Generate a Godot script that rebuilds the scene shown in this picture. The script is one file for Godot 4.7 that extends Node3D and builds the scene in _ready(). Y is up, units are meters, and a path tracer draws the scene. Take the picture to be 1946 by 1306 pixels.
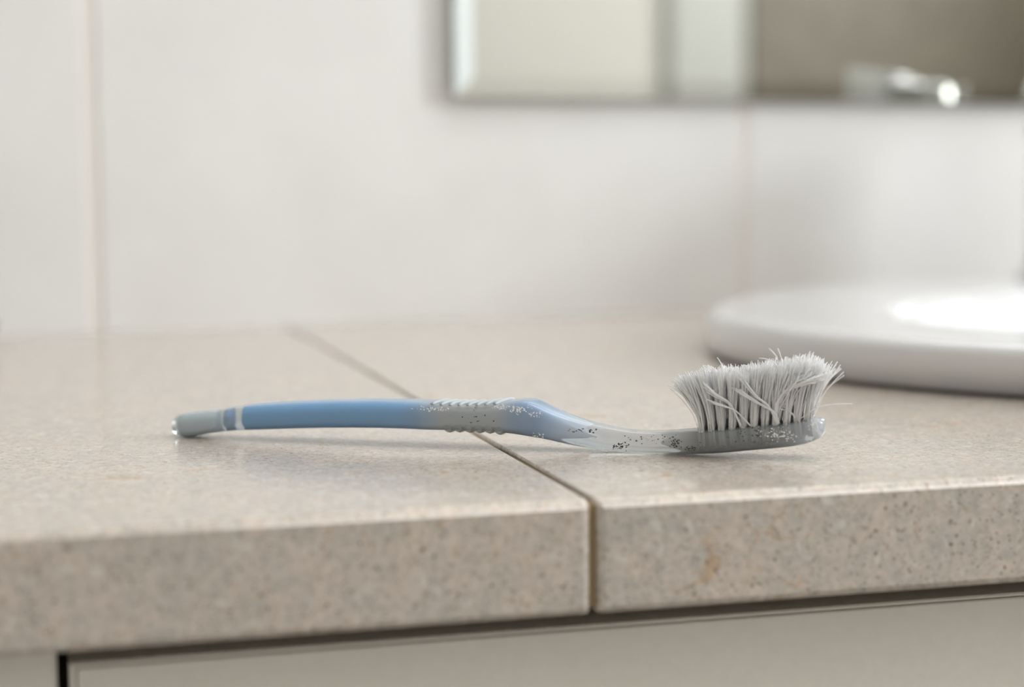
extends Node3D
# A worn toothbrush lying across two stone vanity slabs in a pale bathroom.
# Room frame: u runs right along the tiled wall, y = 0 is the polished counter top, n points from the wall to the viewer.
# The counter's front edge stands 6.3 degrees askew to the wall; things on it use its own frame (x along the edge, z to the viewer).

const SLAB := 0.0261          # thickness of the stone
const JOINT := 0.1210         # x of the joint between the slabs
const WALL := -0.4921         # n of the tiled wall
const SKEW := 0.10987
const FLOOR := -0.84
const CEILING := 1.62

var M := {}
var counter := Basis(Vector3.UP, -SKEW)
var rng := RandomNumberGenerator.new()


func _ready() -> void:
	# ---- camera, air, exposure
	var cam := Camera3D.new()
	cam.name = "camera"
	cam.position = counter * Vector3(0, 0.07303, 0.37713)
	cam.rotation_order = EULER_ORDER_YXZ
	cam.rotation = Vector3(-0.09322, -0.26366 - SKEW, -0.00654)
	var lens := CameraAttributesPhysical.new()
	lens.frustum_focal_length = 12.0 * 3351.8 / 653.0
	lens.frustum_focus_distance = 0.470
	lens.frustum_near = 0.02
	lens.frustum_far = 20.0
	lens.exposure_aperture = 6.0
	cam.attributes = lens
	cam.fov = rad_to_deg(2.0 * atan(653.0 / 3351.8))
	cam.near = 0.02
	add_child(cam)
	cam.current = true
	var we := WorldEnvironment.new()
	we.name = "air"
	var env := Environment.new()
	env.background_mode = Environment.BG_COLOR
	env.background_color = Color(0.75, 0.8, 0.86)
	env.tonemap_mode = Environment.TONE_MAPPER_LINEAR
	env.tonemap_exposure = 0.99
	env.sdfgi_enabled = true
	env.ssao_enabled = true
	env.ssil_enabled = true
	we.environment = env
	add_child(we)
	# ---- lights: daylight from the frosted window on the right, an added flat fill panel overhead
	window_fitting(56.0)
	added_fill_lamp(10.0)
	make_materials()
	# ---- the room
	build_room()
	# ---- counter
	build_slabs()
	build_cabinet()
	# ---- things
	build_basin()
	build_faucet()
	build_mirror()
	build_toothbrush()
	build_dish()


# ------------------------------------------------------------------ helpers
class Shape:
	var v := PackedVector3Array()
	var c := PackedColorArray()
	var i := PackedInt32Array()
	var col := Color(1, 1, 1)

	func add(p: Vector3) -> int:
		v.append(p)
		c.append(col)
		return v.size() - 1

	func tri(a: int, b: int, d: int) -> void:
		i.append(a); i.append(b); i.append(d)

	func ring(points: Array) -> int:
		var first := v.size()
		for p in points:
			add(p)
		return first

	func bridge(a: int, b: int, n: int, closed := true) -> void:
		for k in (n if closed else n - 1):
			var k2 := (k + 1) % n
			tri(a + k, a + k2, b + k)
			tri(a + k2, b + k2, b + k)

	func fan(a: int, n: int, turned := false) -> void:
		var m := Vector3.ZERO
		for k in n:
			m += v[a + k]
		var h := add(m / n)
		for k in n:
			if turned:
				tri(h, a + (k + 1) % n, a + k)
			else:
				tri(h, a + k, a + (k + 1) % n)

	func volume() -> float:
		var s := 0.0
		for k in range(0, i.size(), 3):
			s += v[i[k]].dot(v[i[k + 1]].cross(v[i[k + 2]]))
		return s

	# closed: turned so that the faces look outwards
	func mesh(smooth := true, closed := true, colored := false) -> ArrayMesh:
		if closed and volume() > 0.0:
			for k in range(0, i.size(), 3):
				var t := i[k]
				i[k] = i[k + 1]
				i[k + 1] = t
		var st := SurfaceTool.new()
		st.begin(Mesh.PRIMITIVE_TRIANGLES)
		if smooth:
			for k in v.size():
				if colored:
					st.set_color(c[k])
				st.set_smooth_group(0)
				st.add_vertex(v[k])
			for k in i:
				st.add_index(k)
		else:
			for k in i:
				if colored:
					st.set_color(c[k])
				st.set_smooth_group(-1)
				st.add_vertex(v[k])
		st.generate_normals()
		return st.commit()


func put(called: String, m: Mesh, mat: Material, parent: Node = self) -> MeshInstance3D:
	var o := MeshInstance3D.new()
	o.name = called
	o.mesh = m
	o.material_override = mat
	parent.add_child(o, true)
	return o


func tag(o: Node, label: String, category := "", kind := "", group := "") -> void:
	o.set_meta("label", label)
	if category:
		o.set_meta("category", category)
	if kind:
		o.set_meta("kind", kind)
	if group:
		o.set_meta("group", group)


func thing(called: String, label: String, category: String, at := Vector3.ZERO, turn := 0.0) -> Node3D:
	var o := Node3D.new()
	o.name = called
	o.position = at
	o.rotation.y = turn
	add_child(o, true)
	tag(o, label, category)
	return o


# a thing that stands in the counter's frame
func counter_thing(called: String, label: String, category: String, at := Vector3.ZERO) -> Node3D:
	return thing(called, label, category, counter * at, -SKEW)


# a box from lo to hi whose edges on the +z side (or all round with both) are chamfered by b
func box(lo: Vector3, hi: Vector3, b := 0.0, s: Shape = null) -> Shape:
	if s == null:
		s = Shape.new()
	var lv := [[lo.z, 0.0 if b <= 0.0 else b], [hi.z, 0.0 if b <= 0.0 else b]] if b <= 0.0 else [[lo.z, b], [lo.z + b, 0.0], [hi.z - b, 0.0], [hi.z, b]]
	var rings := []
	for l in lv:
		var d: float = l[1]
		var z: float = l[0]
		rings.append(s.ring([Vector3(lo.x + d, lo.y + d, z), Vector3(hi.x - d, lo.y + d, z), Vector3(hi.x - d, hi.y - d, z), Vector3(lo.x + d, hi.y - d, z)]))
	for k in rings.size() - 1:
		s.bridge(rings[k], rings[k + 1], 4)
	s.fan(rings[0], 4, true)
	s.fan(rings[-1], 4)
	return s


# surface of revolution round y, squashed to an ellipse: rows are [half width x, half width z, centre z, y]
func oval(rows: Array, n := 96, cap_ends := true) -> Shape:
	var s := Shape.new()
	var rings := []
	for r in rows:
		var pts := []
		for k in n:
			var a := TAU * k / n
			pts.append(Vector3(r[0] * cos(a), r[3], r[2] + r[1] * sin(a)))
		rings.append(s.ring(pts))
	for k in rings.size() - 1:
		s.bridge(rings[k], rings[k + 1], n)
	if cap_ends:
		s.fan(rings[0], n, true)
		s.fan(rings[-1], n)
	return s


func lathe(rows: Array, n := 40) -> Shape:
	var r := []
	for q in rows:
		r.append([q[0], q[0], 0.0, q[1]])
	return oval(r, n)


# a tube along points; radius may vary
func tube(s: Shape, pts: PackedVector3Array, radius: float, sides := 4, tip := 1.0) -> void:
	var n := pts.size()
	var side := Vector3.UP.cross(pts[1] - pts[0])
	if side.length() < 1e-7:
		side = Vector3.RIGHT
	var last := -1
	for k in n:
		var t := (pts[mini(k + 1, n - 1)] - pts[maxi(k - 1, 0)]).normalized()
		side = (side - t * side.dot(t)).normalized()
		var up := t.cross(side)
		var r := radius * lerpf(1.0, tip, float(k) / (n - 1))
		var first := s.v.size()
		for j in sides:
			var a := TAU * j / sides
			s.add(pts[k] + side * cos(a) * r + up * sin(a) * r)
		if last >= 0:
			s.bridge(first, last, sides)
		else:
			for j in range(1, sides - 1):
				s.tri(first, first + j, first + j + 1)
		last = first
	for j in range(1, sides - 1):
		s.tri(last, last + j + 1, last + j)


func mat(albedo: Color, rough := 0.5, metal := 0.0) -> StandardMaterial3D:
	var m := StandardMaterial3D.new()
	m.albedo_color = albedo
	m.roughness = rough
	m.metallic = metal
	return m


func triplanar(m: StandardMaterial3D, t: Texture2D, tile: float) -> void:
	m.albedo_texture = t
	m.uv1_triplanar = true
	m.uv1_world_triplanar = true
	m.uv1_triplanar_sharpness = 8.0
	m.uv1_scale = Vector3.ONE / tile


# ------------------------------------------------------------------ materials
func noise_bytes(size: int, freq: float, seed_: int, octaves := 3, kind := FastNoiseLite.TYPE_SIMPLEX_SMOOTH) -> PackedByteArray:
	var f := FastNoiseLite.new()
	f.noise_type = kind
	f.seed = seed_
	f.frequency = freq
	f.fractal_octaves = octaves
	var im := f.get_seamless_image(size, size, false, false, 0.12, true)
	im.convert(Image.FORMAT_L8)
	return im.get_data()


# polished reconstituted limestone: beige paste, paler shell shards, rusty veins, fine pits
func stone_texture(size: int) -> ImageTexture:
	var big := noise_bytes(size, 0.004, 3, 3)
	var mid := noise_bytes(size, 0.016, 11, 3)
	var fine := noise_bytes(size, 0.05, 23, 2)
	var vein := noise_bytes(size, 0.007, 41, 2)
	var out := PackedByteArray()
	out.resize(size * size * 3)
	for k in size * size:
		var b := big[k] / 255.0 - 0.5
		var m := mid[k] / 255.0 - 0.5
		var f := fine[k] / 255.0 - 0.5
		var tone := 1.0 + 0.05 * b + 0.09 * m + 0.14 * f
		var v := absf(vein[k] / 255.0 - 0.5)
		var rust := clampf(1.0 - v * 55.0, 0.0, 1.0) * clampf(b * 6.0 + 0.2, 0.0, 1.0) * 0.30
		var warm := clampf(m * 1.2 + b * 0.8, -0.5, 0.5)
		out[k * 3] = int(clampf(188.0 * tone * (1.0 - 0.16 * rust) + 2.0 * warm, 0, 255))
		out[k * 3 + 1] = int(clampf(178.0 * tone * (1.0 - 0.42 * rust) - 2.0 * warm, 0, 255))
		out[k * 3 + 2] = int(clampf(167.0 * tone * (1.0 - 0.70 * rust) - 5.0 * warm, 0, 255))
	var r := RandomNumberGenerator.new()
	r.seed = 77
	var inks := [Color8(128, 106, 82), Color8(112, 96, 80), Color8(146, 116, 84), Color8(92, 82, 74), Color8(150, 132, 112)]
	for k in 32000:   # pits and grit
		var big_one := r.randf() < 0.06
		var ra := r.randf_range(1.1, 2.7) if not big_one else r.randf_range(2.4, 4.6)
		blot(out, size, r.randi() % size, r.randi() % size, ra, ra * r.randf_range(0.5, 1.0), r.randf() * PI, inks[r.randi() % 5], r.randf_range(0.22, 0.8))
	for k in 900:    # pale shards
		var ra := r.randf_range(4.0, 15.0)
		blot(out, size, r.randi() % size, r.randi() % size, ra, ra * r.randf_range(0.25, 0.6), r.randf() * PI, Color8(214, 210, 203), r.randf_range(0.2, 0.6))
	for k in 160:    # rusty streaks
		var a := r.randf() * PI
		var x := float(r.randi() % size)
		var y := float(r.randi() % size)
		for j in r.randi_range(5, 18):
			a += r.randf_range(-0.5, 0.5)
			x += cos(a) * 3.0
			y += sin(a) * 3.0
			blot(out, size, int(x), int(y), r.randf_range(1.5, 3.2), 1.4, a, Color8(160, 124, 92), 0.25)
	return ImageTexture.create_from_image(Image.create_from_data(size, size, false, Image.FORMAT_RGB8, out))


func blot(out: PackedByteArray, size: int, x: int, y: int, ra: float, rb: float, a: float, ink: Color, share: float) -> void:
	var reach := int(ceil(ra)) + 1
	var ca := cos(a)
	var sa := sin(a)
	for dy in range(-reach, reach + 1):
		for dx in range(-reach, reach + 1):
			var p := (dx * ca + dy * sa) / ra
			var q := (dy * ca - dx * sa) / rb
			var e := p * p + q * q
			if e < 1.0:
				var w := share * (1.0 - e * e)
				var k := (posmod(y + dy, size) * size + posmod(x + dx, size)) * 3
				out[k] = int(lerpf(out[k], ink.r * 255.0, w))
				out[k + 1] = int(lerpf(out[k + 1], ink.g * 255.0, w))
				out[k + 2] = int(lerpf(out[k + 2], ink.b * 255.0, w))


func soft_texture(size: int, freq: float, seed_: int, lo: Color, hi: Color) -> ImageTexture:
	var n := noise_bytes(size, freq, seed_, 4)
	var out := PackedByteArray()
	out.resize(size * size * 3)
	for k in size * size:
		var c := lo.lerp(hi, n[k] / 255.0)
		out[k * 3] = c.r8
		out[k * 3 + 1] = c.g8
		out[k * 3 + 2] = c.b8
	return ImageTexture.create_from_image(Image.create_from_data(size, size, false, Image.FORMAT_RGB8, out))


func make_materials() -> void:
	var stone := mat(Color(1, 1, 1), 0.17)
	triplanar(stone, stone_texture(1536), 0.24)
	stone.metallic_specular = 0.5
	M.stone = stone
	var stone2 := stone.duplicate() as StandardMaterial3D
	stone2.uv1_offset = Vector3(0.37, 0.61, 0.23)
	M.stone2 = stone2
	M.grout = mat(Color8(139, 117, 86), 0.9)
	M.grime = mat(Color8(92, 74, 48), 0.95)
	var tile := mat(Color(1, 1, 1), 0.32)
	triplanar(tile, soft_texture(512, 0.012, 5, Color8(213, 212, 208), Color8(220, 219, 216)), 0.6)
	M.tile = tile
	M.tile_grout = mat(Color8(216, 211, 204), 0.9)
	M.plaster = mat(Color8(226, 224, 218), 0.9)
	M.ceiling = mat(Color8(240, 240, 237), 0.95)
	var floor_ := mat(Color(1, 1, 1), 0.4)
	triplanar(floor_, soft_texture(256, 0.02, 9, Color8(112, 104, 94), Color8(132, 124, 114)), 0.8)
	M.floor = floor_
	M.floor_grout = mat(Color8(120, 112, 102), 0.9)
	M.white_paint = mat(Color8(200, 200, 196), 0.45)
	var door := mat(Color(1, 1, 1), 0.5)
	triplanar(door, soft_texture(256, 0.03, 19, Color8(112, 105, 92), Color8(132, 124, 110)), 0.7)
	M.door = door
	var front := mat(Color(1, 1, 1), 0.42)
	triplanar(front, soft_texture(512, 0.05, 29, Color8(226, 220, 210), Color8(231, 225, 216)), 0.12)
	M.front = front
	M.carcass = mat(Color8(60, 54, 44), 0.8)
	var ceramic := mat(Color8(217, 217, 217), 0.12)
	ceramic.clearcoat_enabled = true
	ceramic.clearcoat = 0.5
	ceramic.clearcoat_roughness = 0.05
	M.ceramic = ceramic
	M.chrome = mat(Color8(224, 227, 230), 0.07, 1.0)
	M.dark = mat(Color8(40, 40, 40), 0.5)
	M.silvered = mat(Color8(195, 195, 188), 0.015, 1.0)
	M.bevel = mat(Color8(238, 247, 250), 0.03, 1.0)  # paler than the silvering: a brighter reflection put into the left bevel's colour
	M.glass_edge = mat(Color8(150, 172, 160), 0.2)
	M.back = mat(Color8(120, 116, 108), 0.8)
	var shell := mat(Color(0.95, 0.96, 0.97, 0.26), 0.16)
	shell.refraction_enabled = true
	shell.refraction_scale = 0.05
	shell.vertex_color_use_as_albedo = true
	M.shell = shell
	var core := mat(Color.WHITE, 0.5)
	core.vertex_color_use_as_albedo = true
	M.core = core
	M.grip = mat(Color8(168, 174, 176), 0.4)
	var nylon := mat(Color8(254, 254, 253, 180), 0.4)
	nylon.transparency = BaseMaterial3D.TRANSPARENCY_ALPHA
	nylon.rim_enabled = true
	nylon.rim = 0.8
	nylon.rim_tint = 0.0
	M.nylon = nylon
	M.anchor = mat(Color8(66, 66, 60), 0.6)
	M.crust = mat(Color8(236, 236, 234), 0.8)
	M.specks = mat(Color8(70, 66, 58), 0.8)
	M.dish = mat(Color8(74, 66, 50), 0.4)


# ------------------------------------------------------------------ the room
func room_mesh(called: String, s: Shape, m: Material, label: String, category: String) -> MeshInstance3D:
	var o := put(called, s.mesh(false), m)
	tag(o, label, category, "structure")
	return o


func build_room() -> void:
	var l := -1.2
	var r := 2.6
	var f := 1.9
	var wb := room_mesh("wall_back", box(Vector3(l - 0.1, FLOOR, WALL - 0.12), Vector3(r + 0.1, CEILING, WALL - 0.0007)), M.tile_grout, "pale back wall of large glossy cream tiles behind the counter", "wall")
	# tiles 354 mm wide, joints 3.5 mm, every tile with eased edges
	var w := 0.3544
	var gap := 0.0056
	var u := 0.0824 - 4.0 * w
	var shared := {}
	while u < r:
		var a := maxf(u + gap * 0.5, l)
		var b := minf(u + w - gap * 0.5, r)
		for row in 3:
			var y0 := -0.03 + row * 0.6
			var y1 := minf(y0 + 0.6 - gap, CEILING)
			var key := "%.4f %.4f" % [b - a, y1 - y0]
			if not shared.has(key):
				shared[key] = box(Vector3(0, 0, -0.008), Vector3(b - a, y1 - y0, 0), 0.0009).mesh(false)
			var t := put("tile", shared[key], M.tile, wb)
			t.position = Vector3(a, y0, WALL)
		u += w
	room_mesh("wall_left", box(Vector3(l - 0.12, FLOOR, WALL - 0.12), Vector3(l, CEILING, f + 0.12)), M.plaster, "plain white side wall left of the counter", "wall")
	room_mesh("wall_front", box(Vector3(l - 0.12, FLOOR, f), Vector3(r + 0.12, CEILING, f + 0.12)), M.plaster, "plain pale wall behind the viewer, seen in the mirror", "wall")
	# right wall, with the window opening left free
	var s := Shape.new()
	box(Vector3(r, FLOOR, WALL - 0.12), Vector3(r + 0.12, 0.45, f + 0.12), 0.0, s)
	box(Vector3(r, 1.42, WALL - 0.12), Vector3(r + 0.12, CEILING, f + 0.12), 0.0, s)
	box(Vector3(r, 0.45, WALL - 0.12), Vector3(r + 0.12, 1.42, 0.45), 0.0, s)
	box(Vector3(r, 0.45, 1.11), Vector3(r + 0.12, 1.42, f + 0.12), 0.0, s)
	room_mesh("wall_right", s, M.plaster, "white side wall with the frosted window, right of the basin", "wall")
	room_mesh("ceiling", box(Vector3(l - 0.12, CEILING, WALL - 0.12), Vector3(r + 0.12, CEILING + 0.1, f + 0.12)), M.ceiling, "flat white painted bathroom ceiling", "ceiling")
	var fl := room_mesh("floor", box(Vector3(l - 0.12, FLOOR - 0.1, WALL - 0.12), Vector3(r + 0.12, FLOOR - 0.004, f + 0.12)), M.floor_grout, "grey beige tiled bathroom floor", "floor")
	var ft := box(Vector3(0, 0, 0), Vector3(0.447, 0.447, 0.012), 0.001).mesh(false)
	for i in 9:
		for j in 6:
			var x := l + 0.001 + i * 0.45
			var z := WALL + 0.001 + j * 0.45
			if x + 0.447 > r or z + 0.447 > f:
				continue
			var t := put("tile", ft, M.floor, fl)
			t.rotation.x = -PI / 2
			t.position = Vector3(x, FLOOR - 0.012, z + 0.447)
	# the door that the mirror shows
	var d := Node3D.new()
	d.name = "door_1"
	add_child(d)
	tag(d, "taupe door in a broad white frame, seen in the mirror", "door", "structure")
	put("door_leaf", box(Vector3(1.745, FLOOR, f - 0.03), Vector3(2.52, 1.24, f)).mesh(false), M.door, d)
	var c := Shape.new()
	box(Vector3(1.565, FLOOR, f - 0.025), Vector3(1.74, 1.4, f), 0.004, c)
	box(Vector3(2.525, FLOOR, f - 0.025), Vector3(2.6, 1.4, f), 0.004, c)
	box(Vector3(1.74, 1.25, f - 0.025), Vector3(2.525, 1.4, f), 0.004, c)
	put("door_frame", c.mesh(false), M.white_paint, d)
	var hs := Shape.new()
	tube(hs, PackedVector3Array([Vector3(1.86, 0.2, f - 0.03), Vector3(1.86, 0.2, f - 0.075)]), 0.011, 16)
	tube(hs, PackedVector3Array([Vector3(1.852, 0.2, f - 0.078), Vector3(1.98, 0.2, f - 0.078)]), 0.009, 16)
	put("door_handle", hs.mesh(true, false), M.chrome, d)


func window_fitting(energy: float) -> void:
	var w := Node3D.new()
	w.name = "window_1"
	add_child(w)
	tag(w, "frosted bathroom window letting in daylight from the right", "window", "structure")
	var white := mat(Color8(240, 240, 238), 0.4)
	var fr := Shape.new()
	box(Vector3(2.6, 0.45, 0.45), Vector3(2.68, 0.5, 1.11), 0.0, fr)
	box(Vector3(2.6, 1.37, 0.45), Vector3(2.68, 1.42, 1.11), 0.0, fr)
	box(Vector3(2.6, 0.5, 0.45), Vector3(2.68, 1.37, 0.5), 0.0, fr)
	box(Vector3(2.6, 0.5, 1.06), Vector3(2.68, 1.37, 1.11), 0.0, fr)
	put("window_frame", fr.mesh(false), white, w)
	var g := mat(Color8(225, 232, 238), 0.6)
	g.emission_enabled = true
	g.emission = Color(0.97, 0.99, 1.0)
	g.emission_energy_multiplier = 3.0
	put("window_pane", box(Vector3(2.64, 0.5, 0.5), Vector3(2.65, 1.37, 1.06)).mesh(false), g, w)
	var a := AreaLight3D.new()
	a.name = "window_daylight"
	a.area_size = Vector2(0.55, 0.85)
	a.light_color = Color(0.97, 0.98, 1.0)
	a.light_energy = energy / (PI * PI)
	a.position = Vector3(2.63, 0.935, 0.78)
	a.rotation.y = PI / 2
	a.shadow_enabled = true
	w.add_child(a)


func added_fill_lamp(energy: float) -> void:  # unseen panel, added to fill the room with light from above
	var t := thing("added_fill_lamp", "large flat white fill light panel, unseen and added to the ceiling above the counter", "lamp", Vector3(0.80, CEILING - 0.05, 0.22))
	put("fill_base", box(Vector3(-0.62, 0.006, -0.42), Vector3(0.62, 0.05, 0.42), 0.006).mesh(false), mat(Color8(235, 235, 232), 0.4), t)
	var g := mat(Color8(240, 238, 234), 0.5)
	g.emission_enabled = true
	g.emission = Color(0.985, 0.985, 1.0)
	g.emission_energy_multiplier = 1.5
	put("fill_diffuser", box(Vector3(-0.6, 0.0, -0.4), Vector3(0.6, 0.006, 0.4)).mesh(false), g, t)
	var a := AreaLight3D.new()
	a.name = "fill_light"
	a.area_size = Vector2(1.18, 0.78)
	a.light_color = Color(0.985, 0.985, 1.0)
	a.light_energy = energy / (PI * PI)
	a.position = Vector3(0, -0.004, 0)
	a.rotation.x = -PI / 2
	a.shadow_enabled = true
	t.add_child(a)


# ------------------------------------------------------------------ the counter
func wall_z(x: float) -> float:   # where the tiled wall stands at x in the counter's frame
	return (WALL - x * sin(SKEW)) / cos(SKEW) + 0.0001


# outline of a slab from x0 to x1 (x, z), drawn in at an eased level by the shares in k = [front, left, right] metres;
# the front corners are turned in small arcs of radius rl and rr
func slab_plan(x0: float, x1: float, k: Array, rl: float, rr: float) -> PackedVector2Array:
	var f: float = k[0]
	var a: float = x0 + k[1]
	var b: float = x1 - k[2]
	var p := PackedVector2Array()
	for j in 6:
		var t := PI + j / 5.0 * -PI / 2
		p.append(Vector2(a + rl + rl * cos(t), -f - rl + rl * sin(t)))
	for j in 6:
		var t := PI / 2 - j / 5.0 * PI / 2
		p.append(Vector2(b - rr + rr * cos(t), -f - rr + rr * sin(t)))
	p.append(Vector2(b, wall_z(b)))
	p.append(Vector2(a, wall_z(a)))
	return p


func slab_mesh(x0: float, x1: float, ease: Array, hole := PackedVector2Array()) -> ArrayMesh:
	var s := Shape.new()
	var n := 14
	var levels := []
	levels.append([-SLAB, 0.17])       # small chamfer along the underside
	levels.append([-SLAB + 0.0014, 0.0])
	for k in 9:       # a rounded easing that meets the front face at a crisp arris
		var a := deg_to_rad(42.0) * (1.0 - k / 8.0)
		levels.append([-0.0018 * (1.0 - cos(a)) / (1.0 - cos(deg_to_rad(42.0))), 1.0 - sin(a) / sin(deg_to_rad(42.0))])
	var rings := []
	for lv in levels:
		var share: float = lv[1]
		var r := 0.0021 * (1.0 - 0.75 * share)
		var pts := []
		for q in slab_plan(x0, x1, [ease[0] * share, ease[1] * share, ease[2] * share], r, r):
			pts.append(Vector3(q.x, lv[0], q.y))
		rings.append(s.ring(pts))
	for k in rings.size() - 1:
		s.bridge(rings[k], rings[k + 1], n)
	if hole.is_empty():
		for y_first in [[rings[0], -SLAB], [rings[-1], 0.0]]:
			var outer := PackedVector2Array()
			for k in n:
				outer.append(Vector2(s.v[y_first[0] + k].x, s.v[y_first[0] + k].z))
			var idx := Geometry2D.triangulate_polygon(outer)
			cap(s, outer, idx, y_first[1])
	else:
		for y_first in [[rings[0], -SLAB], [rings[-1], 0.0]]:
			var y: float = y_first[1]
			# cut the ring open along a line from the back edge to the hole
			var outer := PackedVector2Array()
			for k in n:
				outer.append(Vector2(s.v[y_first[0] + k].x, s.v[y_first[0] + k].z))
			var mid := Vector2.ZERO
			for q in hole:
				mid += q / hole.size()
			var half := PackedVector2Array([mid + Vector2(-3, -3), mid + Vector2(0, -3), mid + Vector2(0, 3), mid + Vector2(-3, 3)])
			var other := PackedVector2Array([mid + Vector2(0, -3), mid + Vector2(3, -3), mid + Vector2(3, 3), mid + Vector2(0, 3)])
			for h in [half, other]:
				for part in Geometry2D.intersect_polygons(outer, h):
					for piece in Geometry2D.clip_polygons(part, hole):
						var idx := Geometry2D.triangulate_polygon(piece)
						cap(s, piece, idx, y)
		var hr := []
		for y in [-SLAB, 0.0]:
			var pts := []
			for q in hole:
				pts.append(Vector3(q.x, y, q.y))
			hr.append(s.ring(pts))
		s.bridge(hr[1], hr[0], hole.size())
	return s.mesh(false, hole.is_empty())


# a level face at height y; the lower face looks down
func cap(s: Shape, piece: PackedVector2Array, idx: PackedInt32Array, y: float) -> void:
	var base := s.v.size()
	for q in piece:
		s.add(Vector3(q.x, y, q.y))
	for j in range(0, idx.size(), 3):
		var a := piece[idx[j]]
		var turn := (piece[idx[j + 1]] - a).cross(piece[idx[j + 2]] - a)
		if (turn > 0.0) == (y < -0.01):
			s.tri(base + idx[j], base + idx[j + 2], base + idx[j + 1])
		else:
			s.tri(base + idx[j], base + idx[j + 1], base + idx[j + 2])


func build_slabs() -> void:
	var jl := JOINT - 0.0008
	var t := counter_thing("countertop_slab", "beige stone countertop slab left of the joint, under the brush handle", "countertop")
	put("slab", slab_mesh(-0.86, jl, [0.0042, 0.001, 0.0006]), M.stone, t)
	var g := box(Vector3(jl, -SLAB + 0.0012, wall_z(jl) + 0.002), Vector3(JOINT + 0.0008, -0.0012, -0.0016))
	put("grout", g.mesh(false), M.grout, t)
	var gr := box(Vector3(jl, -0.0013, -0.075), Vector3(JOINT + 0.0008, -0.0007, -0.012))
	put("grime", gr.mesh(false), M.grime, t)
	# right slab with the cut-out for the basin
	var jr := JOINT + 0.0008
	var hole := PackedVector2Array()
	for k in 72:
		var a := TAU * k / 72
		var q := Basis(Vector3.UP, SKEW) * Vector3(0.5935 + 0.262 * cos(a), 0, -0.2008 + 0.195 * sin(a))
		hole.append(Vector2(q.x, q.z))
	var t2 := counter_thing("countertop_slab", "beige pitted stone countertop slab right of the joint, under the basin", "countertop")
	put("slab", slab_mesh(jr, 1.56, [0.0042, 0.0006, 0.001], hole), M.stone2, t2)


func build_cabinet() -> void:
	var t := counter_thing("vanity_cabinet", "cream vanity cabinet with flat fronts under the stone countertop", "cabinet")
	var top := -SLAB - 0.0004
	# carcass panels, open to the dark gaps between the fronts
	put("bottom_panel", box(Vector3(-0.84, FLOOR + 0.1, -0.37), Vector3(1.52, FLOOR + 0.118, -0.042)).mesh(false), M.carcass, t)
	for p in [[-0.84, -0.822], [-0.002, 0.016], [1.502, 1.52]]:
		put("upright_panel", box(Vector3(p[0], FLOOR + 0.118, -0.355), Vector3(p[1], top, -0.042)).mesh(false), M.carcass, t)
	for p in [[-0.822, -0.002], [0.016, 1.502]]:
		put("rail", box(Vector3(p[0], top - 0.09, -0.060), Vector3(p[1], top, -0.045)).mesh(false), M.carcass, t)
	put("plinth", box(Vector3(-0.8, FLOOR, -0.36), Vector3(1.48, FLOOR + 0.1, -0.09)).mesh(false), M.carcass, t)
	put("side_panel", box(Vector3(-0.84, FLOOR + 0.1, -0.040), Vector3(0.0019, top, -0.020), 0.0008).mesh(false), M.front, t)
	var x0 := 0.0045
	for row in [[-0.0341, -0.235], [-0.239, -0.70]]:
		var y1: float = row[0]
		var y0: float = row[1]
		var dr := put("drawer_front", box(Vector3(x0 + 0.0017, y0 + 0.0017, -0.039), Vector3(1.498, y1 - 0.0012, -0.020), 0.0003).mesh(false), M.front, t)
		var eb := Shape.new()
		box(Vector3(x0, y1 - 0.0010, -0.039), Vector3(1.5, y1, -0.0202), 0.0004, eb)
		box(Vector3(x0, y0 + 0.0015, -0.039), Vector3(x0 + 0.0015, y1 - 0.0010, -0.0202), 0.0004, eb)
		put("edge_band", eb.mesh(false), M.front, dr)


# ------------------------------------------------------------------ basin, tap, mirror
func build_basin() -> void:
	var t := thing("washbasin", "white oval ceramic washbasin set into the stone counter", "sink", Vector3(0.5935, 0.0, -0.2008))
	var rows := [[0.262, 0.195, 0.0, -0.001], [0.302, 0.228, -0.006, 0.0002], [0.3065, 0.2325, -0.006, 0.0020], [0.3072, 0.2365, -0.0025, 0.0090], [0.3070, 0.2395, 0.0, 0.0140], [0.3062, 0.2402, 0.0, 0.0160], [0.3050, 0.2395, 0.0, 0.0172], [0.303, 0.238, 0.0, 0.0180], [0.299, 0.234, 0.0, 0.0181], [0.27, 0.2, 0.004, 0.0176], [0.246, 0.171, 0.010, 0.0172], [0.240, 0.165, 0.010, 0.0166], [0.236, 0.161, 0.010, 0.015], [0.232, 0.157, 0.010, 0.010], [0.224, 0.150, 0.010, -0.005], [0.205, 0.137, 0.010, -0.035], [0.17, 0.115, 0.010, -0.07], [0.11, 0.075, 0.010, -0.098], [0.05, 0.04, 0.010, -0.108], [0.022, 0.022, 0.010, -0.110],
		[0.022, 0.022, 0.010, -0.122], [0.06, 0.05, 0.010, -0.120], [0.12, 0.085, 0.010, -0.108], [0.185, 0.128, 0.010, -0.078], [0.222, 0.15, 0.010, -0.04], [0.245, 0.17, 0.006, -0.008], [0.262, 0.195, 0.0, -0.001]]
	put("basin_body", oval(rows, 128, false).mesh(true), M.ceramic, t)
	var dr := put("drain", lathe([[0.0, 0.0], [0.0215, 0.0], [0.0215, 0.002], [0.018, 0.003], [0.0, 0.0035]], 32).mesh(true), M.chrome, t)
	dr.position = Vector3(0, -0.1105, 0.010)


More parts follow.
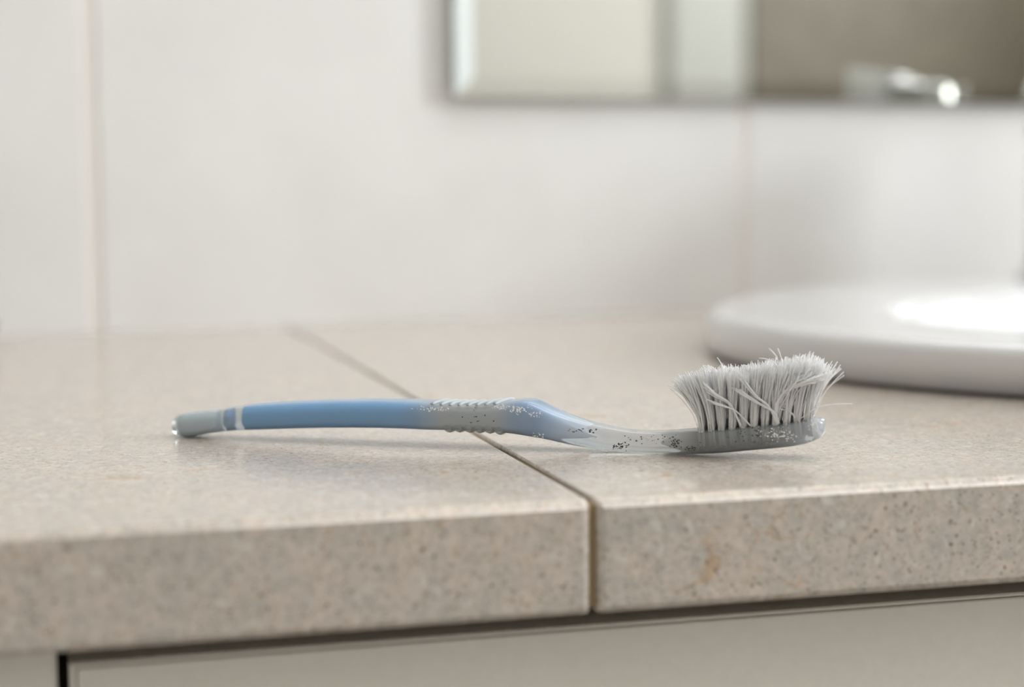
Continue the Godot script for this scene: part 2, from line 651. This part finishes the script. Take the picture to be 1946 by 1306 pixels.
func build_faucet() -> void:
	var t := thing("faucet", "chrome single lever basin tap at the back of the white washbasin", "faucet", Vector3(0.597, 0.0176, -0.395))
	put("tap_base", lathe([[0.0, 0.0], [0.0395, 0.0], [0.0395, 0.004], [0.037, 0.007], [0.0, 0.007]], 40).mesh(true), M.chrome, t)
	put("tap_body", lathe([[0.0, 0.006], [0.0355, 0.006], [0.0345, 0.03], [0.0345, 0.07], [0.036, 0.082], [0.0, 0.082]], 40).mesh(true), M.chrome, t)
	var s := Shape.new()
	var pts := PackedVector3Array()
	for k in 9:
		var a := k / 8.0
		pts.append(Vector3(0, 0.045 + 0.018 * sin(a * PI * 0.8), 0.01 + 0.115 * a))
	tube(s, pts, 0.0125, 20, 0.85)
	put("spout", s.mesh(true), M.chrome, t)
	put("cartridge_cap", lathe([[0.0, 0.083], [0.0355, 0.083], [0.037, 0.09], [0.0365, 0.104], [0.029, 0.112], [0.0, 0.114]], 40).mesh(true), M.chrome, t)
	var h := Shape.new()
	tube(h, PackedVector3Array([Vector3(0, 0.106, -0.01), Vector3(0.004, 0.114, 0.02), Vector3(0.008, 0.122, 0.075)]), 0.0085, 16, 0.7)
	put("lever", h.mesh(true), M.chrome, t)


func build_mirror() -> void:
	var t := thing("wall_mirror", "frameless wall mirror, left rim coloured bright as if reflecting more, on the cream tiles above the basin", "mirror", Vector3(0.265, 0.1150, WALL + 0.003))
	var w := 1.05
	var h := 0.85
	var b := 0.0098
	var z := 0.0055
	put("mirror_back", box(Vector3(0.0005, 0.0005, 0.0), Vector3(w - 0.0005, h - 0.0005, 0.0020)).mesh(false), M.back, t)
	put("mirror_face", box(Vector3(b, b, 0.0022), Vector3(w - b, h - b, z)).mesh(false), M.silvered, t)
	var e := 0.0050     # the bevel falls to here
	var quads := [
		[Vector2(0, 0), Vector2(0, h), Vector2(b, h - b), Vector2(b, b)], [Vector2(0, h), Vector2(w, h), Vector2(w - b, h - b), Vector2(b, h - b)],
		[Vector2(w, h), Vector2(w, 0), Vector2(w - b, b), Vector2(w - b, h - b)], [Vector2(w, 0), Vector2(0, 0), Vector2(b, b), Vector2(w - b, b)]]
	for q in quads:
		var s := Shape.new()
		var lo := s.ring([Vector3(q[0].x, q[0].y, 0.0021), Vector3(q[1].x, q[1].y, 0.0021), Vector3(q[2].x, q[2].y, 0.0021), Vector3(q[3].x, q[3].y, 0.0021)])
		var hi := s.ring([Vector3(q[0].x, q[0].y, e), Vector3(q[1].x, q[1].y, e), Vector3(q[2].x, q[2].y, z), Vector3(q[3].x, q[3].y, z)])
		s.bridge(lo, hi, 4)
		s.fan(lo, 4, true)
		s.fan(hi, 4)
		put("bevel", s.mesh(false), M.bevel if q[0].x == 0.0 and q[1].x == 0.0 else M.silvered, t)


# ------------------------------------------------------------------ the toothbrush
# outline in the brush's own frame: s along it from the tail, [s, top, bottom, half width, squareness]
const OUTLINE := [
	[-0.0002, 0.0046, 0.0010, 0.0026, 2.4], [0.0004, 0.0055, 0.0004, 0.0036, 2.6], [0.0015, 0.0062, 0.0001, 0.0043, 3.0], [0.003, 0.0066, 0.0000, 0.0047, 3.4], [0.007, 0.0072, 0.0004, 0.0050, 3.8],
	[0.011, 0.0077, 0.0012, 0.0052, 4.0], [0.015, 0.0082, 0.0018, 0.0054, 4.0], [0.0165, 0.00845, 0.0020, 0.0054, 4.0], [0.0188, 0.0090, 0.0023, 0.0055, 4.0], [0.023, 0.0096, 0.0026, 0.0056, 4.0],
	[0.031, 0.0104, 0.0031, 0.0058, 4.0], [0.039, 0.0110, 0.0036, 0.0059, 4.0], [0.047, 0.0115, 0.0040, 0.0060, 4.0], [0.055, 0.0119, 0.0043, 0.0060, 4.0], [0.063, 0.01212, 0.0045, 0.0060, 4.2],
	[0.071, 0.0122, 0.0046, 0.0061, 4.6], [0.076, 0.0121, 0.0046, 0.0062, 5.2], [0.081, 0.0119, 0.0047, 0.0063, 6.0], [0.087, 0.01185, 0.0049, 0.0064, 6.4], [0.092, 0.0120, 0.0049, 0.0064, 6.4],
	[0.096, 0.0124, 0.0048, 0.0063, 6.0], [0.100, 0.0129, 0.0044, 0.0061, 5.4], [0.1025, 0.01325, 0.0041, 0.0059, 5.0], [0.1045, 0.01345, 0.0038, 0.0058, 4.6], [0.1065, 0.0133, 0.0035, 0.0056, 4.4],
	[0.1085, 0.0126, 0.0032, 0.0054, 4.2], [0.111, 0.0115, 0.0028, 0.0051, 4.0], [0.115, 0.0099, 0.0020, 0.0047, 4.0], [0.119, 0.0086, 0.0013, 0.0043, 4.0], [0.123, 0.0076, 0.0007, 0.0040, 4.0],
	[0.127, 0.0068, 0.0003, 0.0038, 4.0], [0.131, 0.0062, 0.0001, 0.0037, 4.0], [0.135, 0.0058, 0.0000, 0.0037, 4.0], [0.139, 0.0058, 0.0000, 0.0038, 4.0], [0.143, 0.0060, 0.0001, 0.0042, 4.2],
	[0.147, 0.0063, 0.0002, 0.0048, 4.6], [0.151, 0.0067, 0.0005, 0.0053, 5.4], [0.155, 0.0071, 0.0008, 0.0056, 6.0], [0.159, 0.0075, 0.0012, 0.0057, 6.4], [0.163, 0.0081, 0.0017, 0.0057, 6.4],
	[0.167, 0.0087, 0.0022, 0.0057, 6.4], [0.171, 0.0091, 0.0027, 0.0056, 6.4], [0.175, 0.0096, 0.0032, 0.0055, 6.0], [0.178, 0.0100, 0.0037, 0.0053, 5.4], [0.1805, 0.0104, 0.0043, 0.0049, 4.6],
	[0.1825, 0.0107, 0.0051, 0.0043, 4.0], [0.1837, 0.0107, 0.0058, 0.0035, 3.4], [0.1844, 0.0103, 0.0066, 0.0025, 3.0], [0.1846, 0.0096, 0.0075, 0.0014, 2.4]]


func outline_at(s: float) -> Array:
	var k := 0
	while k < OUTLINE.size() - 2 and OUTLINE[k + 1][0] < s:
		k += 1
	var a: Array = OUTLINE[k]
	var b: Array = OUTLINE[k + 1]
	var f := clampf((s - a[0]) / (b[0] - a[0]), 0.0, 1.0)
	# smooth through the neighbours
	var p: Array = OUTLINE[maxi(k - 1, 0)]
	var q: Array = OUTLINE[mini(k + 2, OUTLINE.size() - 1)]
	var out := []
	for j in range(1, 5):
		out.append(cubic_interpolate_in_time(a[j], b[j], p[j], q[j], f, b[0] - a[0], p[0] - a[0] - (0.001 if k == 0 else 0.0), q[0] - a[0] + (0.001 if k + 2 >= OUTLINE.size() else 0.0)))
	return out


func section(s: Shape, x: float, shrink_by := 0.0, n := 40, shrink_across := -1.0) -> int:
	var o := outline_at(x)
	var cy: float = (o[0] + o[1]) * 0.5
	var hy: float = (o[0] - o[1]) * 0.5 - shrink_by
	var hw: float = o[2] - (shrink_by if shrink_across < 0.0 else shrink_across)
	var e: float = 2.0 / o[3]
	var pts := []
	for k in n:
		var a := TAU * (k + 0.5) / n
		pts.append(Vector3(x, cy + hy * signf(sin(a)) * pow(absf(sin(a)), e), hw * signf(cos(a)) * pow(absf(cos(a)), e)))
	return s.ring(pts)


func along(stops: Array, x: float) -> Color:
	for k in stops.size() - 1:
		if x <= stops[k + 1][0]:
			return (stops[k][1] as Color).lerp(stops[k + 1][1], clampf((x - stops[k][0]) / (stops[k + 1][0] - stops[k][0]), 0.0, 1.0))
	return stops[-1][1]


func plastic_tint(x: float) -> Color:  # greyer at the head too, painting the shade between the tufts
	return along([[0.0, Color(0.80, 0.85, 0.86)], [0.022, Color(0.80, 0.85, 0.86)], [0.024, Color(0.60, 0.84, 0.98)], [0.070, Color(0.60, 0.84, 0.98)], [0.082, Color(0.82, 0.83, 0.83)], [0.098, Color(0.82, 0.83, 0.83)], [0.104, Color(0.74, 0.87, 1.0)], [0.116, Color(0.84, 0.92, 1.0)], [0.130, Color(0.92, 0.94, 0.95)], [0.146, Color(0.84, 0.85, 0.84)], [0.152, Color(0.62, 0.63, 0.61)], [0.173, Color(0.62, 0.64, 0.64)], [0.179, Color(0.86, 0.89, 0.92)], [0.185, Color(0.92, 0.95, 0.98)]], x)


# the tinted plastic under the clear skin (linear colours); in the head, darkened for shade between tufts
func core_tint(x: float) -> Color:
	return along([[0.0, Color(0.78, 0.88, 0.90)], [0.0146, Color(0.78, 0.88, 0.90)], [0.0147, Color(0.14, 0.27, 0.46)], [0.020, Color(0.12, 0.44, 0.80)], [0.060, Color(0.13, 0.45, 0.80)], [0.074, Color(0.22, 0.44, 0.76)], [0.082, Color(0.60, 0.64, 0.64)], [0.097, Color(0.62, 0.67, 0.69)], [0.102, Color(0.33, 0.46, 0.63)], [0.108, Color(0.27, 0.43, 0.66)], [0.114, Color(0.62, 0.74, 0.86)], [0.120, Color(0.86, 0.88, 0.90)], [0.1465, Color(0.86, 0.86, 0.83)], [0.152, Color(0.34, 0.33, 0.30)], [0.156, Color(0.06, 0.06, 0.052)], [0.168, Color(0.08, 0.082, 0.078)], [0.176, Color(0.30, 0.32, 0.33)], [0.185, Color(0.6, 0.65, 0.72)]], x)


# tinted inside from a to b; lead and trail: lengths over which it thins out at its ends
func core_shape(a: float, b: float, inset: float, across := -1.0, lead := 0.0, trail := 0.0) -> Shape:
	var s := Shape.new()
	var last := -1
	var first := -1
	var steps := int((b - a) / 0.0012) + 3
	for k in steps + 1:
		var x := lerpf(a, b, float(k) / steps)
		var endward := mini(k, steps - k)
		var thin := 0.0006 if endward == 0 else 0.0002 if endward == 1 else 0.0
		if lead > 0.0:
			thin += 0.0016 * pow(clampf(1.0 - (x - a) / lead, 0.0, 1.0), 1.5)
		if trail > 0.0:
			thin += 0.0022 * pow(clampf(1.0 - (b - x) / trail, 0.0, 1.0), 1.5)
		s.col = core_tint(x)
		var o := outline_at(x)
		var most: float = minf((o[0] - o[1]) * 0.5, o[2]) - 0.0003
		var r := section(s, x, minf(inset + thin, most), 28, minf((inset if across < 0.0 else across) + thin, most))
		if last >= 0:
			s.bridge(last, r, 28)
		else:
			first = r
		last = r
	s.fan(first, 28, true)
	s.fan(last, 28)
	return s


func build_toothbrush() -> void:
	var d := counter * Vector3(0.85891, 0.0, 0.51212)
	var t := counter_thing("toothbrush", "worn translucent blue grey toothbrush with splayed white bristles lying on the counter", "toothbrush", Vector3(0.03780, 0.00008, -0.13386))
	t.basis = Basis(d, Vector3.UP, d.cross(Vector3.UP))
	# clear plastic body, one piece from tail to head
	var s := Shape.new()
	var xs := PackedFloat32Array()
	for k in OUTLINE.size() - 1:
		var n := maxi(1, int(ceil((OUTLINE[k + 1][0] - OUTLINE[k][0]) / 0.0008)))
		for j in n:
			xs.append(lerpf(OUTLINE[k][0], OUTLINE[k + 1][0], float(j) / n))
	xs.append(OUTLINE[-1][0])
	var last := -1
	var start := -1
	for x in xs:
		s.col = plastic_tint(x)
		var r := section(s, x)
		if last >= 0:
			s.bridge(last, r, 40)
		else:
			start = r
		last = r
	s.fan(start, 40, true)
	s.fan(last, 40)
	var body := put("handle", s.mesh(true, true, true), M.shell, t)
	tag(body, "translucent plastic handle and head in one piece")
	# tinted plastic showing through the clear skin
	var c1 := put("inlay", core_shape(0.0225, 0.1240, 0.0010, -1.0, 0.0, 0.014).mesh(true, true, true), M.core, body)
	tag(c1, "tinted inner plastic, blue in the handle and grey at the grip")
	var c4 := put("inlay", core_shape(0.1420, 0.1790, 0.0008, 0.0019, 0.009).mesh(true, true, true), M.core, body)  # its dark colour paints the shade between the tuft roots
	tag(c4, "grimy grey inside of the brush head, painted darker as shade between the tufts")
	var c2 := put("inlay", core_shape(0.0166, 0.0186, 0.0012).mesh(true, true, true), M.core, body)
	tag(c2, "small blue inset in the tail")
	var c3 := put("inlay", core_shape(0.0022, 0.0145, 0.0010).mesh(true, true, true), M.core, body)
	tag(c3, "grey inner plastic of the tail")
	# ridges of the grip, above and below
	for k in 8:
		var x := 0.0790 + k * 0.00255
		var rs := Shape.new()
		var pts := PackedVector3Array()
		for j in 9:
			var f := j / 8.0 * 2.0 - 1.0
			var xx := x + 0.0013 * (1.0 - f)
			pts.append(Vector3(xx, outline_at(xx)[0] + 0.00018 - 0.0005 * pow(absf(f), 4.0), f * 0.0048))
		rs.col = Color(0.74, 0.79, 0.82)
		tube(rs, pts, 0.00058, 10)
		put("grip_ridge", rs.mesh(true, true, true), M.grip, t)
	for k in 6:
		var x := 0.0837 + k * 0.00286
		var rs := Shape.new()
		rs.col = Color(0.58, 0.62, 0.62)
		var pts := PackedVector3Array()
		for j in 7:
			var f := j / 6.0 * 2.0 - 1.0
			pts.append(Vector3(x, outline_at(x)[1] + 0.0002 + 0.0006 * pow(absf(f), 4.0), f * 0.0054))
		tube(rs, pts, 0.00108, 12)
		put("grip_ridge", rs.mesh(true, true, true), M.grip, t)
	build_bristles(t)
	# dried toothpaste and grime on the near side
	rng.seed = 5
	flecks(t, "toothpaste_residue", M.crust, [[0.0985, 0.0118, 0.0022, 0.0006, 40], [0.1035, 0.0112, 0.0022, 0.0009, 60], [0.1085, 0.0100, 0.0015, 0.0006, 30], [0.0805, 0.0108, 0.004, 0.0005, 40], [0.1085, 0.0042, 0.0014, 0.0006, 14], [0.1735, 0.0068, 0.0042, 0.0016, 90], [0.1825, 0.0090, 0.0012, 0.0014, 30]])
	flecks(t, "grime_specks", M.specks, [[0.121, 0.0058, 0.004, 0.0005, 26], [0.131, 0.0021, 0.0024, 0.0010, 40], [0.1462, 0.0035, 0.0012, 0.0012, 55], [0.150, 0.0022, 0.0016, 0.0006, 30], [0.139, 0.0042, 0.006, 0.0010, 26], [0.0905, 0.0085, 0.004, 0.0018, 14], [0.166, 0.0062, 0.0075, 0.0018, 60]])


func flecks(t: Node3D, called: String, m: Material, patches: Array) -> void:
	var s := Shape.new()
	for p in patches:
		for k in p[4]:
			var x: float = p[0] + rng.randfn() * p[2] * 0.6
			var y: float = p[1] + rng.randfn() * p[3] * 0.6
			if x < 0.001 or x > 0.184:
				continue
			var o := outline_at(x)
			var cy: float = (o[0] + o[1]) * 0.5
			var hy: float = (o[0] - o[1]) * 0.5
			var q := absf((y - cy) / hy)
			if q > 0.9:
				continue
			var z: float = o[2] * pow(1.0 - pow(q, o[3]), 1.0 / o[3])
			var a := rng.randf() * TAU
			var r := rng.randf_range(0.00010, 0.00034)
			var top := s.add(Vector3(x, y, z + 0.00007))
			var low := s.add(Vector3(x, y, z - 0.00006))
			var ring := []
			var n := 6
			for j in n:
				var b := a + TAU * j / n
				var rr := r * rng.randf_range(0.5, 1.2)
				ring.append(Vector3(x + rr * cos(b), y + rr * 0.7 * sin(b), z))
			var f := s.ring(ring)
			for j in n:
				s.tri(top, f + j, f + (j + 1) % n)
				s.tri(low, f + (j + 1) % n, f + j)
	var o2 := put(called, s.mesh(false), m, t)
	o2.set_meta("kind", "stuff")


# one bristle: a slender bent rod from its place in the tuft to its tip
func bristle(s: Shape, a: Vector3, b: Vector3, lean: Vector3, radius: float) -> void:
	var l := (b - a).length()
	var mid := a + (Vector3(0, 1, 0) + lean).normalized() * l * 0.40 + Vector3(rng.randfn(), 0, rng.randfn()) * 0.00038
	var pts := PackedVector3Array()
	for k in 7:
		var f := k / 6.0
		pts.append(a * (1 - f) * (1 - f) + mid * 2.0 * f * (1 - f) + b * f * f)
	tube(s, pts, radius, 4)


func build_bristles(t: Node3D) -> void:
	rng.seed = 1234
	# [base s, tip s, tip height] of the eleven cross rows, in millimetres
	var rows := [[153.4, 149.0, 20.9], [156.1, 153.6, 22.4], [158.8, 157.2, 22.7], [161.6, 160.6, 23.0], [164.4, 163.7, 23.0], [167.2, 166.9, 23.6], [170.0, 170.4, 24.5], [172.8, 174.0, 25.0], [175.6, 177.2, 25.4], [178.3, 180.0, 25.5], [181.0, 183.0, 25.1]]
	for i in rows.size():
		for j in 4:
			var lat: float = [-0.0041, -0.00137, 0.00137, 0.0041][j] * (1.0 if i < 9 else 0.9 if i == 9 else 0.74)
			var x: float = rows[i][0] * 0.001
			var y: float = outline_at(x)[0]
			var s := Shape.new()
			var slope := Vector3(-0.12, 1, 0).normalized()
			var tuft_lean := rng.randfn() * 0.0006
			var tuft_rise := rng.randfn() * 0.0003
			for k in 58:
				var rr := sqrt(rng.randf()) * 0.00094
				var ra := rng.randf() * TAU
				var off := Vector3(cos(ra) * rr, 0, sin(ra) * rr)
				var base := Vector3(x, y - 0.0042, lat) + off
				var wild := rng.randf() < 0.08
				var far := 2.4 if wild else 1.0
				var ts: float = rows[i][1] * 0.001 + tuft_lean + off.x * 1.35 + rng.randfn() * 0.00072 * far
				var tl: float = lat * 1.25 + off.z * 1.6 + rng.randfn() * 0.0005 * far
				var ty: float = rows[i][2] * 0.001 + tuft_rise + rng.randfn() * 0.0006 - (0.0005 if wild else 0.0)
				var away: float = ts - rows[i][1] * 0.001
				ty -= away * away * 90.0 + 0.0006 * absf(tl - lat) * 200.0 * 0.4
				if i == 7 and j >= 2 and k % 2 == 0:     # swept over to the right
					ts += rng.randf_range(0.002, 0.006)
					ty -= rng.randf_range(0.001, 0.0035)
				if i == 8 and j == 3 and k % 3 == 0:
					ts += rng.randf_range(0.001, 0.005)
					ty -= rng.randf_range(0.0005, 0.003)
				if i == 10 and k % 4 == 0:
					ts += rng.randf_range(0.0005, 0.0045)
					ty -= rng.randf_range(0.0002, 0.0022)
				if i == 0 and k % 3 == 0:
					ts -= rng.randf_range(0.0, 0.0035)
					ty -= rng.randf_range(0.0, 0.0025)
				var tip := Vector3(ts, ty, tl)
				# the part inside the head is straight
				var neck := base + slope * 0.0042
				tube(s, PackedVector3Array([base, neck]), 0.0001, 4)
				bristle(s, neck, tip, Vector3((ts - neck.x) * 8.0, 0, (tl - neck.z) * 8.0), 0.00011)
			var tuft := put("bristle_tuft", s.mesh(true), M.nylon, t)
			if j == 3 and i < 7:
				var an := lathe([[0.0, 0.0], [0.0009, 0.0], [0.00095, 0.0011], [0.0, 0.0012]], 14)
				var am := put("tuft_anchor", an.mesh(true), M.anchor, tuft)
				am.position = Vector3(x, y - 0.0052, lat)
	# wisps and loose hairs bent right across the others: points [s, y] in mm at the near side
	wisp(t, [[173.3, 9.6], [172.2, 12.5], [170.0, 13.8], [165.8, 16.3], [161.5, 19.4]], 9, 0.0066, 0.4)
	wisp(t, [[166.0, 8.8], [162.4, 12.5], [158.8, 14.1], [154.7, 15.2]], 5, 0.0068, 0.3)
	wisp(t, [[163.5, 8.6], [160.7, 14.3], [157.2, 16.6], [153.6, 19.5]], 8, 0.0066, 0.5)
	wisp(t, [[173.0, 9.4], [170.8, 13.8], [167.4, 16.4], [164.4, 19.7], [162.6, 21.6]], 7, 0.0066, 0.4)
	wisp(t, [[172.2, 9.6], [172.9, 15.0], [176.0, 18.6], [180.4, 20.5], [184.6, 21.8]], 16, 0.0062, 0.6)
	wisp(t, [[173.0, 9.6], [174.2, 15.0], [177.6, 19.0], [181.0, 20.9], [184.0, 22.4]], 12, 0.0047, 0.8)
	wisp(t, [[172.4, 9.6], [172.2, 14.6], [174.6, 18.8], [178.6, 21.6], [181.4, 22.6]], 10, 0.0052, 0.6)
	wisp(t, [[176.5, 9.8], [179.5, 11.6], [181.9, 13.4], [185.2, 14.6], [191.5, 15.2]], 1, 0.0050, 0.0)
	wisp(t, [[181.0, 10.4], [182.5, 12.6], [184.2, 16.8], [186.3, 19.7], [189.6, 22.4]], 1, 0.0045, 0.0)
	wisp(t, [[181.4, 10.6], [183.2, 16.0], [185.2, 20.6], [187.6, 23.9]], 3, 0.0040, 0.4)
	wisp(t, [[181.6, 10.6], [183.4, 17.0], [185.0, 21.4], [186.2, 24.6]], 3, 0.0030, 0.4)
	wisp(t, [[173.2, 12.0], [173.2, 21.3], [172.9, 25.6], [172.3, 27.2], [170.6, 28.9]], 1, 0.0040, 0.0)
	wisp(t, [[174.0, 12.0], [174.0, 22.0], [173.7, 25.6], [172.6, 29.0]], 1, 0.0042, 0.0)
	wisp(t, [[173.4, 12.0], [173.2, 22.4], [171.3, 25.5], [167.9, 26.2]], 1, 0.0030, 0.0)
	wisp(t, [[162.0, 10.0], [160.9, 18.3], [158.7, 23.8], [157.2, 26.3]], 1, 0.0045, 0.0)
	wisp(t, [[159.6, 10.0], [158.4, 19.0], [156.0, 22.8], [153.6, 24.0]], 3, 0.0040, 0.4)
	wisp(t, [[152.9, 7.0], [151.9, 9.8], [149.6, 13.3], [147.0, 16.9], [143.7, 18.7]], 1, 0.0046, 0.0)
	wisp(t, [[152.8, 7.0], [151.6, 11.0], [149.2, 15.2], [146.0, 18.9]], 3, 0.0044, 0.3)
	wisp(t, [[178.4, 10.0], [176.5, 12.4], [174.0, 13.2], [173.0, 12.9]], 2, 0.0050, 0.25)


func wisp(t: Node3D, line: Array, count: int, lat: float, spread: float) -> void:
	var s := Shape.new()
	var c := Curve3D.new()
	for k in line.size():
		var p := Vector3(line[k][0], line[k][1], 0) * 0.001
		var q0: Array = line[maxi(k - 1, 0)]
		var q1: Array = line[mini(k + 1, line.size() - 1)]
		var tan := Vector3(q1[0] - q0[0], q1[1] - q0[1], 0) * 0.001 / 6.0
		c.add_point(p, -tan, tan)
	var l := c.get_baked_length()
	for k in count:
		var off := Vector3(rng.randfn(), rng.randfn(), rng.randfn()) * spread * 0.001
		var shift := Vector3(rng.randfn() * 0.15, 0, rng.randfn() * 0.15) * 0.001
		var cut := l * (1.0 - (rng.randf() * 0.18 if count > 1 else 0.0))
		var pts := PackedVector3Array()
		for j in 13:
			var f := j / 12.0
			pts.append(c.sample_baked(f * cut, true) + shift + off * f * f + Vector3(0, 0, lat - 0.0012 * (1.0 - f)))
		tube(s, pts, 0.000125, 5)
	put("stray_bristle", s.mesh(true), M.nylon, t)


func build_dish() -> void:
	var t := thing("soap_dish", "dark brown soap dish by the tiled wall, cut off at the left edge", "soap dish", Vector3(-0.0165, 0.0, -0.43))
	put("dish_body", lathe([[0.0, 0.0], [0.038, 0.0], [0.044, 0.004], [0.047, 0.011], [0.046, 0.0125], [0.043, 0.012], [0.039, 0.006], [0.0, 0.004]], 40).mesh(true), M.dish, t)
